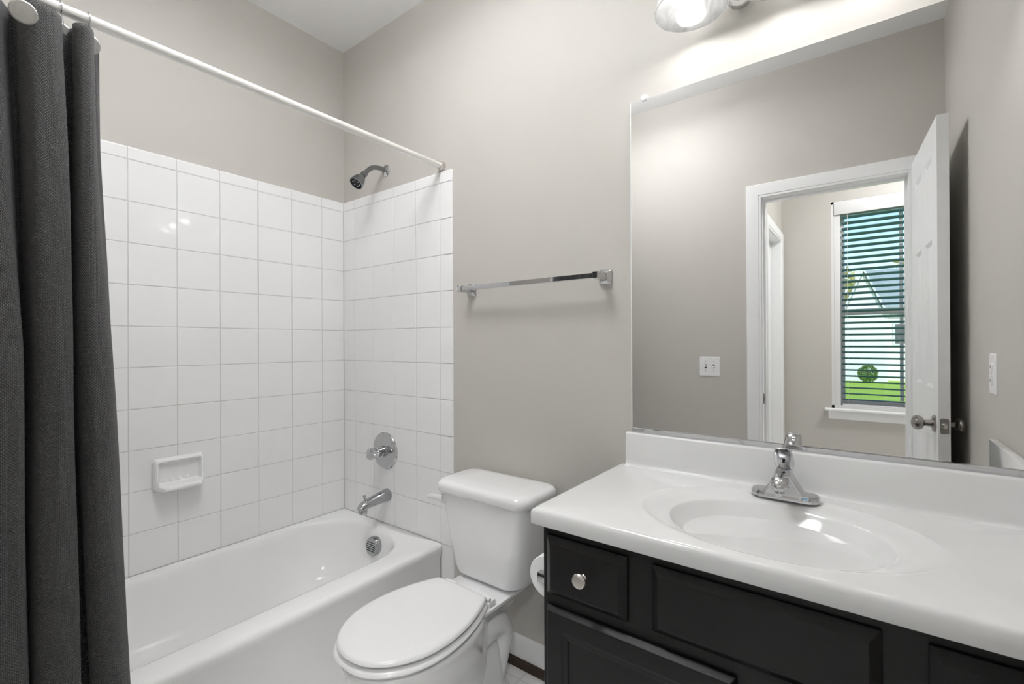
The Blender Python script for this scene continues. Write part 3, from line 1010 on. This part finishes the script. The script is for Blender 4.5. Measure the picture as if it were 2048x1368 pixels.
# ================================================================== VANITY CABINET
VX0, VX1, VY, VZ = 1.534, 2.448, -.470, .764
van = thing('vanity_cabinet', 'black wood vanity cabinet under the white top', 'cabinet', (1.99, -.24, 0))
mb = MB()
mb.box(VX0, VX1, VY, VY+.018, .10, VZ, .0015, 1)
mb.box(VX0, VX0+.016, VY+.017, -.002, .10, VZ)
mb.box(VX1-.016, VX1, VY+.017, -.002, .10, VZ)
mb.box(VX0+.015, VX1-.015, VY+.017, -.002, .10, .116)
mb.box(VX0+.015, VX1-.015, -.008, -.002, .115, VZ)
mb.box(VX0+.004, VX1-.004, VY+.065, -.004, 0, .10)
mb.build('carcass', BLACK, van, smooth=30)
def front(name, x0, x1, z0, z1, prof, parent=van, label=None):
    """overlay front: flat back edge, chamfer, then nested profile (inset, outward distance from the face frame)"""
    mb = MB()
    rings = [[(x0+s, VY-h, z0+s), (x1-s, VY-h, z0+s), (x1-s, VY-h, z1-s), (x0+s, VY-h, z1-s)] for s, h in prof]
    mb.loft(rings, True, True)
    ob = mb.build(name, BLACK, parent, smooth=0)
    bv = ob.modifiers.new('soft_edges', 'BEVEL')
    bv.width = .0012
    bv.segments = 2
    bv.limit_method = 'ANGLE'
    bv.angle_limit = math.radians(12)
    return ob
SLAB = [(0, .001), (0, .006), (.0165, .0195)]
PANEL = [(0, .001), (0, .007), (.009, .0195), (.046, .0195), (.050, .0165), (.060, .0155), (.063, .0105), (.070, .0100)]
dr = front('drawer_front', 1.547, 1.747, .600, .737, SLAB)
KP = [(.0075, 0), (.0075, .003), (.0055, .006), (.0052, .013), (.0075, .0165), (.0145, .0185), (.0165, .021), (.0165, .024), (.0150, .0265), (.0130, .0268), (.0125, .0280), (.0005, .0285)]
kb = sub(MB().lathe((1.652, VY-.0195, .672), (0, -1, 0), KP, 30), 'knob', SATIN, dr, van)
kb['label'] = 'round satin nickel knob'
front('false_front', 1.800, 2.166, .602, .737, SLAB)
front('drawer_front', 2.220, 2.436, .600, .737, SLAB)
front('cabinet_door', 1.547, 1.957, .125, .575, PANEL)
front('cabinet_door', 2.006, 2.436, .125, .575, PANEL)

# ================================================================== VANITY TOP WITH BOWL
CT, CB = .805, .765
top_ = thing('countertop', 'white cultured marble vanity top with integral oval bowl', 'countertop', (1.99, -.25, CT))
CX0, CX1, CY0, CY1 = 1.524, 2.449, -.508, -.002
ocx, ocy, oa_, ob_ = 1.985, -.272, .277, .205
icx, icy, ia_, ib_ = 1.988, -.292, .205, .162
angs = [2*PI*k/160 for k in range(160)]
for cxx in (CX0, CX1):
    for cyy in (CY0, CY1):
        angs.append(math.atan2(cyy-ocy, cxx-ocx) % (2*PI))
angs = sorted(set(angs))
def ell(cx, cy, a, b_, z): return [(cx+a*math.cos(q), cy+b_*math.sin(q), z) for q in angs]
def rect(ins, z):
    out = []
    for q in angs:
        c, s = math.cos(q), math.sin(q)
        tt = 1e9
        if c > 1e-9: tt = min(tt, (CX1-ins-ocx)/c)
        if c < -1e-9: tt = min(tt, (CX0+ins-ocx)/c)
        if s > 1e-9: tt = min(tt, (CY1-ins-ocy)/s)
        if s < -1e-9: tt = min(tt, (CY0+ins-ocy)/s)
        out.append((ocx+tt*c, ocy+tt*s, z))
    return out
mb = MB()
rings = [rect(.004, CB), rect(0, CB+.003), rect(0, CT-.011), rect(.0015, CT-.006), rect(.005, CT-.0015), rect(.011, CT),
         ell(ocx, ocy, oa_+.004, ob_+.004, CT), ell(ocx, ocy, oa_+.001, ob_+.001, CT+.0008), ell(ocx, ocy, oa_-.004, ob_-.004, CT-.0005), ell(ocx, ocy, oa_-.010, ob_-.010, CT-.0025)]
for f in (.35, .7):
    rings.append(ell(lerp(ocx, icx, f), lerp(ocy, icy, f), lerp(oa_-.010, ia_+.008, f), lerp(ob_-.010, ib_+.008, f), CT-.0025-.006*f))
rings += [ell(icx, icy, ia_+.003, ib_+.003, CT-.0092), ell(icx, icy, ia_+.0005, ib_+.0005, CT-.0105), ell(icx, icy, ia_-.003, ib_-.003, CT-.0155)]
for k in range(1, 15):
    rr_ = 1-k/15
    rings.append(ell(icx, icy, (ia_-.003)*rr_+.02*(1-rr_), (ib_-.003)*rr_+.02*(1-rr_), CT-.0155-.098*(1-rr_**1.9)))
mb.loft(rings, True, True)
mb.build('counter_slab', MARB, top_, smooth=55)
mb = MB()
pr = [(-.002, CT-.002), (-.034, CT), (-.028, CT+.0012), (-.024, CT+.004), (-.022, CT+.009), (-.0215, CT+.020), (-.0205, .9000), (-.0195, .9040), (-.0165, .9060), (-.002, .9060)]
mb.loft([[(x, y, z) for y, z in pr] for x in (CX0+.024, CX1)])
mb.build('backsplash', MARB, top_, smooth=50)
MB().box(XR-.0215, XR-.002, -.500, -.0225, CT-.001, .906, .003).build('side_splash', MARB, top_)
MB().lathe((icx, icy, CT-.1135), (0, 0, 1), [(.024, 0), (.024, .003), (.018, .004), (.016, .0015), (.0005, .003)], 26).build('drain', CHROME, top_)

# ================================================================== FAUCET
fc = thing('faucet', 'chrome single-lever faucet behind the sink bowl', 'faucet', (1.988, -.088, CT))
FX, FY = 1.988, -.086
mb = MB()
pill = lambda hx, hy, z, oy=0: [(x, y, z) for x, y in rrect(FX, FY+oy, hx, hy, hy*.99, 8)]
mb.loft([pill(.073, .026, CT), pill(.073, .026, CT+.004), pill(.072, .025, CT+.013), pill(.070, .0235, CT+.016), pill(.060, .018, CT+.0175)])
mb.build('base_plate', CHROME, fc, smooth=35)
mb = MB()
rings = []
for hx, y0, y1, z in ((.046, -.112, -.066, CT+.012), (.040, -.114, -.067, CT+.022), (.029, -.122, -.068, CT+.040), (.021, -.132, -.068, CT+.055), (.017, -.140, -.067, CT+.062), (.0155, -.138, -.066, CT+.070), (.014, -.12, -.068, CT+.074)):
    rings.append([(x, y, z) for x, y in rrect(FX, (y0+y1)/2, hx, (y1-y0)/2, .010, 5)])
mb.loft(rings)
mb.build('body', CHROME, fc, smooth=40)
mb = MB()
rings = []
for y, z, r in ((-.105, CT+.056, .014), (-.125, CT+.057, .0165), (-.145, CT+.056, .0185), (-.165, CT+.054, .019), (-.180, CT+.051, .016), (-.188, CT+.048, .009), (-.190, CT+.047, .001)):
    rings.append([(FX+r*1.08*math.cos(2*PI*k/24), y, z+r*.85*math.sin(2*PI*k/24)) for k in range(24)])
mb.loft(rings)
mb.lathe((FX, -.166, CT+.046), (0, -.1, -1), [(.010, 0), (.0105, .014), (.0075, .015), (.007, .012)], 20)
mb.build('spout', CHROME, fc, smooth=50)
mb = MB()
rings = []
for (y, z, hx, t_, arch) in ((-.080, CT+.070, .017, .014, .0), (-.082, CT+.078, .020, .013, .0), (-.087, CT+.090, .0215, .011, .003), (-.094, CT+.103, .021, .009, .005), (-.103, CT+.115, .0195, .007, .006), (-.114, CT+.124, .0175, .0055, .005), (-.121, CT+.127, .012, .003, .003)):
    rings.append([(FX+hx*math.cos(2*PI*k/20), y+t_*math.sin(2*PI*k/20)*.75-arch*math.cos(2*PI*k/20)**2, z+t_*math.sin(2*PI*k/20)*.55) for k in range(20)])
mb.loft(rings)
lv = mb.build('lever', CHROME, fc, smooth=60)
sub(MB().lathe((FX, -.0985, CT+.092), (0, -1, -.45), [(.003, 0), (.003, .0045), (.0005, .005)], 12), 'index_button', DARK, lv, fc)

# ================================================================== TOILET
TX = 1.098
toi = thing('toilet', 'white two-piece toilet between the tub and the vanity', 'toilet', (TX, -.36, 0))
def egg(sc_x, front_, back, wid, z, n=56, sq=2.0, cy=-.50):
    """egg outline: front at y=front_, back at y=back, half width wid at y=cy"""
    out = []
    for k in range(n):
        a = 2*PI*k/n
        c, s = math.cos(a), math.sin(a)
        if s <= 0:
            y = cy+(cy-front_)*s
            x = wid*c
        else:
            y = cy+(back-cy)*math.copysign(abs(s)**.80, s)
            x = wid*math.copysign(abs(c)**(.72), c)*(1-.30*s*s)
        out.append((TX+x*sc_x, y, z))
    return out
mb = MB()
rings = []
for f_, b_, w_, z, cy in ((-.560, -.155, .100, 0, -.36), (-.560, -.155, .100, .02, -.36), (-.545, -.165, .088, .06, -.36), (-.555, -.18, .090, .12, -.37), (-.600, -.20, .108, .18, -.40), (-.655, -.215, .137, .24, -.45), (-.690, -.225, .156, .29, -.48), (-.702, -.235, .164, .325, -.495), (-.706, -.24, .167, .340, -.50), (-.702, -.245, .163, .3485, -.50), (-.690, -.255, .150, .351, -.50)):
    rings.append(egg(1, f_, b_, w_, z, cy=cy))
mb.loft(rings)
# deck under the tank
dk = lambda hx, y0, y1, z, r=.02, fx=1.: [(TX+(x-TX)*(1+(fx-1)*max(0, (-.20-y)/.2)), y, z) for x, y in rrect(TX, (y0+y1)/2, hx, (y1-y0)/2, r, 6)]
mb.loft([dk(.060, -.36, -.12, .26), dk(.085, -.38, -.08, .31), dk(.108, -.40, -.045, .335), dk(.116, -.40, -.035, .345), dk(.116, -.40, -.035, .353), dk(.110, -.395, -.04, .357)])
# trapway: raised S on each side of the pedestal
for s in (-1, 1):
    tp = catmull([(TX+s*.015, -.47, .12), (TX+s*.030, -.40, .165), (TX+s*.048, -.32, .215), (TX+s*.050, -.25, .252), (TX+s*.050, -.185, .245), (TX+s*.046, -.155, .20), (TX+s*.034, -.160, .13), (TX+s*.025, -.175, .06), (TX+s*.022, -.18, .0)], 44)
    mb.tube(tp, [lerp(.026, .048, min(1, k/16)) for k in range(44)], 20)
mb.loft([[(x, y, z) for x, y in rrect(TX, -.30, hx, hy, .05, 6)] for hx, hy, z in ((.105, .17, 0), (.105, .17, .018), (.085, .15, .06), (.07, .14, .25))])
bowl = mb.build('bowl', PORC, toi, smooth=55)
for s in (-1, 1):
    MB().lathe((TX+s*.108, -.31, .016), (0, 0, 1), [(.016, 0), (.016, .008), (.012, .018), (.0005, .021)], 18).build('bolt_cap', SEATM, toi)
# seat ring and lid
LP = [(-.7150, 0), (-.7135, .022), (-.708, .047), (-.697, .072), (-.680, .096), (-.655, .120), (-.620, .142), (-.580, .157), (-.535, .1645), (-.49, .1650), (-.445, .160), (-.40, .1495), (-.36, .1365), (-.325, .122), (-.300, .110), (-.2905, .1045)]
def lid_ring(z, ins=0., dy=0., dx=0.):
    half = catmull([(w_, y, 0) for y, w_ in LP], 44)
    cy = -.50
    pts = []
    for p_ in half:
        ww, y = max(p_.x, 0)+(dx if p_.x > 1e-4 else 0), p_.y
        y = y-dy if y < cy else y
        kx = 1-ins/.168
        ky = 1-ins/.213
        pts.append((ww*kx, cy+(y-cy)*ky))
    out = [(TX+a, b_, z) for a, b_ in pts]
    bx, by = pts[-1]
    for k in range(1, 8):
        out.append((TX+lerp(bx, -bx, k/8), by+.004*math.sin(k/8*PI), z))
    out += [(TX-a, b_, z) for a, b_ in pts[::-1][:-1]]
    return out
mb = MB()
sr = lambda z, ins: lid_ring(z, ins, .006, .005)
mb.loft([sr(.3600, .010), sr(.3625, .003), sr(.368, .0), sr(.3735, .0025), sr(.3770, .009), sr(.3780, .02),
         sr(.3780, .050), sr(.372, .062), sr(.3600, .066), sr(.3600, .010)], False, False)
mb.build('seat', SEATM, toi, smooth=50)
mb = MB()
mb.loft([lid_ring(.3845, .010), lid_ring(.3855, .003), lid_ring(.390, .0), lid_ring(.3955, .002), lid_ring(.399, .007), lid_ring(.4005, .016), lid_ring(.4012, .05), lid_ring(.4015, .12)])
lid = mb.build('lid', SEATM, toi, smooth=50)
for x, y in ((.035, -.693), (.10, -.63), (-.10, -.63)):
    sub(MB().box(TX+x-.008, TX+x+.008, y-.006, y+.006, .3775, .385, .002), 'bumper', SEATM, lid, toi)
for s in (-1, 1):
    mb = MB()
    mb.loft([[(x, y, z) for x, y in rrect(TX+s*.085, -.268, hx, hy, .008, 5)] for hx, hy, z in ((.026, .019, .356), (.026, .019, .371), (.024, .017, .375))])
    mb.tube([(TX+s*.060, -.279, .381), (TX+s*.109, -.279, .381)], .006, 16)
    mb.build('hinge', SEATM, toi)
# tank
mb = MB()
def tank_ring(hx, yf, yb, z, r, bow):
    out = []
    for x, y in rrect(TX, (yf+yb)/2, hx, (yb-yf)/2, r, 8):
        f = (y-yb)/(yf-yb)
        out.append((x, y-bow*f*(1-((x-TX)/hx)**2), z))
    return out
mb.loft([tank_ring(.120, -.150, -.040, .362, .05, .012), tank_ring(.140, -.176, -.034, .366, .055, .015), tank_ring(.150, -.184, -.030, .376, .055, .016), tank_ring(.156, -.188, -.028, .40, .05, .018),
         tank_ring(.178, -.196, -.022, .52, .045, .022), tank_ring(.192, -.202, -.018, .640, .04, .024), tank_ring(.192, -.202, -.018, .652, .04, .024)])
mb.build('tank', PORC, toi, smooth=50)
mb = MB()
mb.loft([tank_ring(.197, -.207, -.014, .6525, .04, .026), tank_ring(.205, -.214, -.012, .655, .044, .028), tank_ring(.209, -.218, -.011, .664, .046, .030), tank_ring(.210, -.219, -.011, .675, .046, .030), tank_ring(.207, -.216, -.012, .686, .046, .030), tank_ring(.199, -.208, -.016, .6935, .046, .029), tank_ring(.185, -.196, -.026, .6965, .046, .027), tank_ring(.12, -.14, -.05, .698, .04, .02)])
mb.build('tank_lid', PORC, toi, smooth=50)
# flush lever on the tub side of the front
mb = MB()
lx, ly, lz = TX-.165, -.206, .628
mb.lathe((lx, ly+.006, lz), (-.25, -1, 0), [(.019, 0), (.019, .008), (.015, .013), (.0005, .015)], 24)
mb.build('lever_boss', SEATM, toi)
mb = MB()
pts = catmull([(lx+.004, ly-.014, lz+.002), (lx-.018, ly-.022, lz+.006), (lx-.040, ly-.026, lz+.006), (lx-.058, ly-.026, lz+.003)], 14)
rings = []
for k, p_ in enumerate(pts):
    f = k/13
    hz = lerp(.013, .007, f)*(1 if k < 12 else .6)
    rings.append([(p_.x, p_.y+.0045*math.cos(2*PI*q/16), p_.z+hz*math.sin(2*PI*q/16)) for q in range(16)])
mb.loft(rings)
mb.build('flush_lever', SEATM, toi, smooth=50)

# ================================================================== TOILET PAPER
ph = thing('toilet_paper_holder', 'chrome toilet paper holder on the side of the black vanity', 'paper holder', (VX0, -.31, .565))
RX, RZ = VX0-.062, .565
for y in (-.372, -.245):
    mb = MB()
    ring = lambda x, hy, hz, r: [(x, y+a, RZ+.006+c) for a, c in rrect(0, 0, hy, hz, r, 4)]
    mb.loft([ring(VX0, .017, .022, .005), ring(VX0-.006, .017, .022, .005), ring(VX0-.016, .010, .013, .003), ring(RX-.016, .010, .0125, .003), ring(RX-.018, .008, .0105, .002)])
    mb.build('post', CHROME, ph, smooth=25)
MB().tube([(RX, -.366, RZ), (RX, -.25, RZ)], .009, 16).build('roller', CHROME, ph)
mb = MB()
mb.lathe((RX, -.361, RZ), (0, 1, 0), [(.020, .0), (.053, .0), (.055, .002), (.055, .098), (.053, .100), (.020, .100), (.020, 0)], 48, caps=False)
o = mb.build('toilet_paper_roll', PAPER, None, 40, loc=(RX, -.31, RZ))
tag(o, 'white toilet paper roll hanging beside the black vanity', 'toilet paper')

# ================================================================== SWITCH AND OUTLET (seen in the mirror)
sw = thing('light_switch', 'white double light switch plate left of the doorway, seen in the mirror', 'light switch', (1.406, YF, 1.041))
SWX, SWZ = 1.406, 1.041
mb = MB()
mb.loft([[(x, YF+d, z) for x, z in rrect(SWX, SWZ, .058-i_, .0572-i_, .004, 4)] for d, i_ in ((0, 0), (.003, 0), (.006, .003))])
mb.build('plate', PLATE, sw)
for s in (-1, 1):
    x = SWX+s*.023
    tg = MB().box(x-.0052, x+.0052, YF+.0055, YF+.0068, SWZ-.012, SWZ+.012, mi=1)
    zz = SWZ+(.006 if s < 0 else -.006)
    tg.loft([[(x-.004, YF+.006, SWZ-.005), (x+.004, YF+.006, SWZ-.005), (x+.004, YF+.006, SWZ+.005), (x-.004, YF+.006, SWZ+.005)], [(x-.0035, YF+.016, zz-.003), (x+.0035, YF+.016, zz-.003), (x+.0035, YF+.016, zz+.003), (x-.0035, YF+.016, zz+.003)]])
    tg.build('toggle', [PLATE, DARK], sw, smooth=0)
    for dz in (-.030, .030):
        MB().lathe((x, YF+.0055, SWZ+dz), (0, 1, 0), [(.003, 0), (.003, .001), (.001, .0016)], 10).build('screw', SATIN, sw)
ol = thing('wall_outlet', 'white outlet plate on the right wall above the counter, seen in the mirror', 'outlet', (XR, -.558, 1.089))
OY, OZ = -.558, 1.089
mb = MB()
mb.loft([[(XR-d, y, z) for y, z in rrect(OY, OZ, .037-i_, .060-i_, .004, 4)] for d, i_ in ((0, 0), (.003, 0), (.0065, .003))])
mb.build('plate', PLATE, ol)
for dz in (-.0195, .0195):
    mb = MB()
    mb.loft([[(XR-d, y, z) for y, z in rrect(OY, OZ+dz, .0165-i_, .0145-i_, .009, 5)] for d, i_ in ((.005, 0), (.009, 0), (.010, .001))])
    for sy_ in (-.006, .006):
        mb.box(XR-.0104, XR-.0098, OY+sy_-.0011, OY+sy_+.0011, OZ+dz-.003, OZ+dz+.005, mi=1)
    mb.build('receptacle', [PLATE, DARK], ol)
MB().lathe((XR-.006, OY, OZ), (-1, 0, 0), [(.003, 0), (.003, .001), (.001, .0016)], 10).build('screw', SATIN, ol)

# ------------------------------------------------------------------ fill lamp added on the hall ceiling, out of view, to brighten the hall
hl = thing('fill_ceiling_light', 'unseen flush ceiling light added as fill in the hall beyond the doorway', 'ceiling light', (2.7, -2.35, ZC))
MB().lathe((2.7, -2.35, ZC), (0, 0, -1), [(.15, 0), (.15, .02), (.14, .025), (.13, .025)], 40).build('base', TRIM, hl)
HALLM = mat('fill_hall_diffuser', (1, 1, 1), .4, emit=((.985, .992, 1), HALLW))
MB().lathe((2.7, -2.35, ZC-.0255), (0, 0, -1), [(.132, 0), (.125, .02), (.10, .04), (.06, .054), (.0005, .06)], 40).build('diffuser', HALLM, hl)

CLX, CLY = 1.15, -.87
cl = thing('fill_ceiling_light', 'unseen drum ceiling light added to fill the bathroom with light', 'ceiling light', (CLX, CLY, ZC))  # drum lamp added out of view as ambient fill
MB().lathe((CLX, CLY, ZC), (0, 0, -1), [(.07, 0), (.07, .02), (.06, .025), (.012, .03), (.012, .13)], 30).build('canopy', CHROME, cl)
CEILM = mat('fill_bath_diffuser', (1, 1, 1), .4, emit=((.985, .992, 1), CEILW))
MB().lathe((CLX, CLY, ZC-.10), (0, 0, -1), [(.0005, 0), (.22, 0), (.235, .006), (.235, .030), (.22, .038), (.0005, .042)], 48).build('drum_diffuser', CEILM, cl)
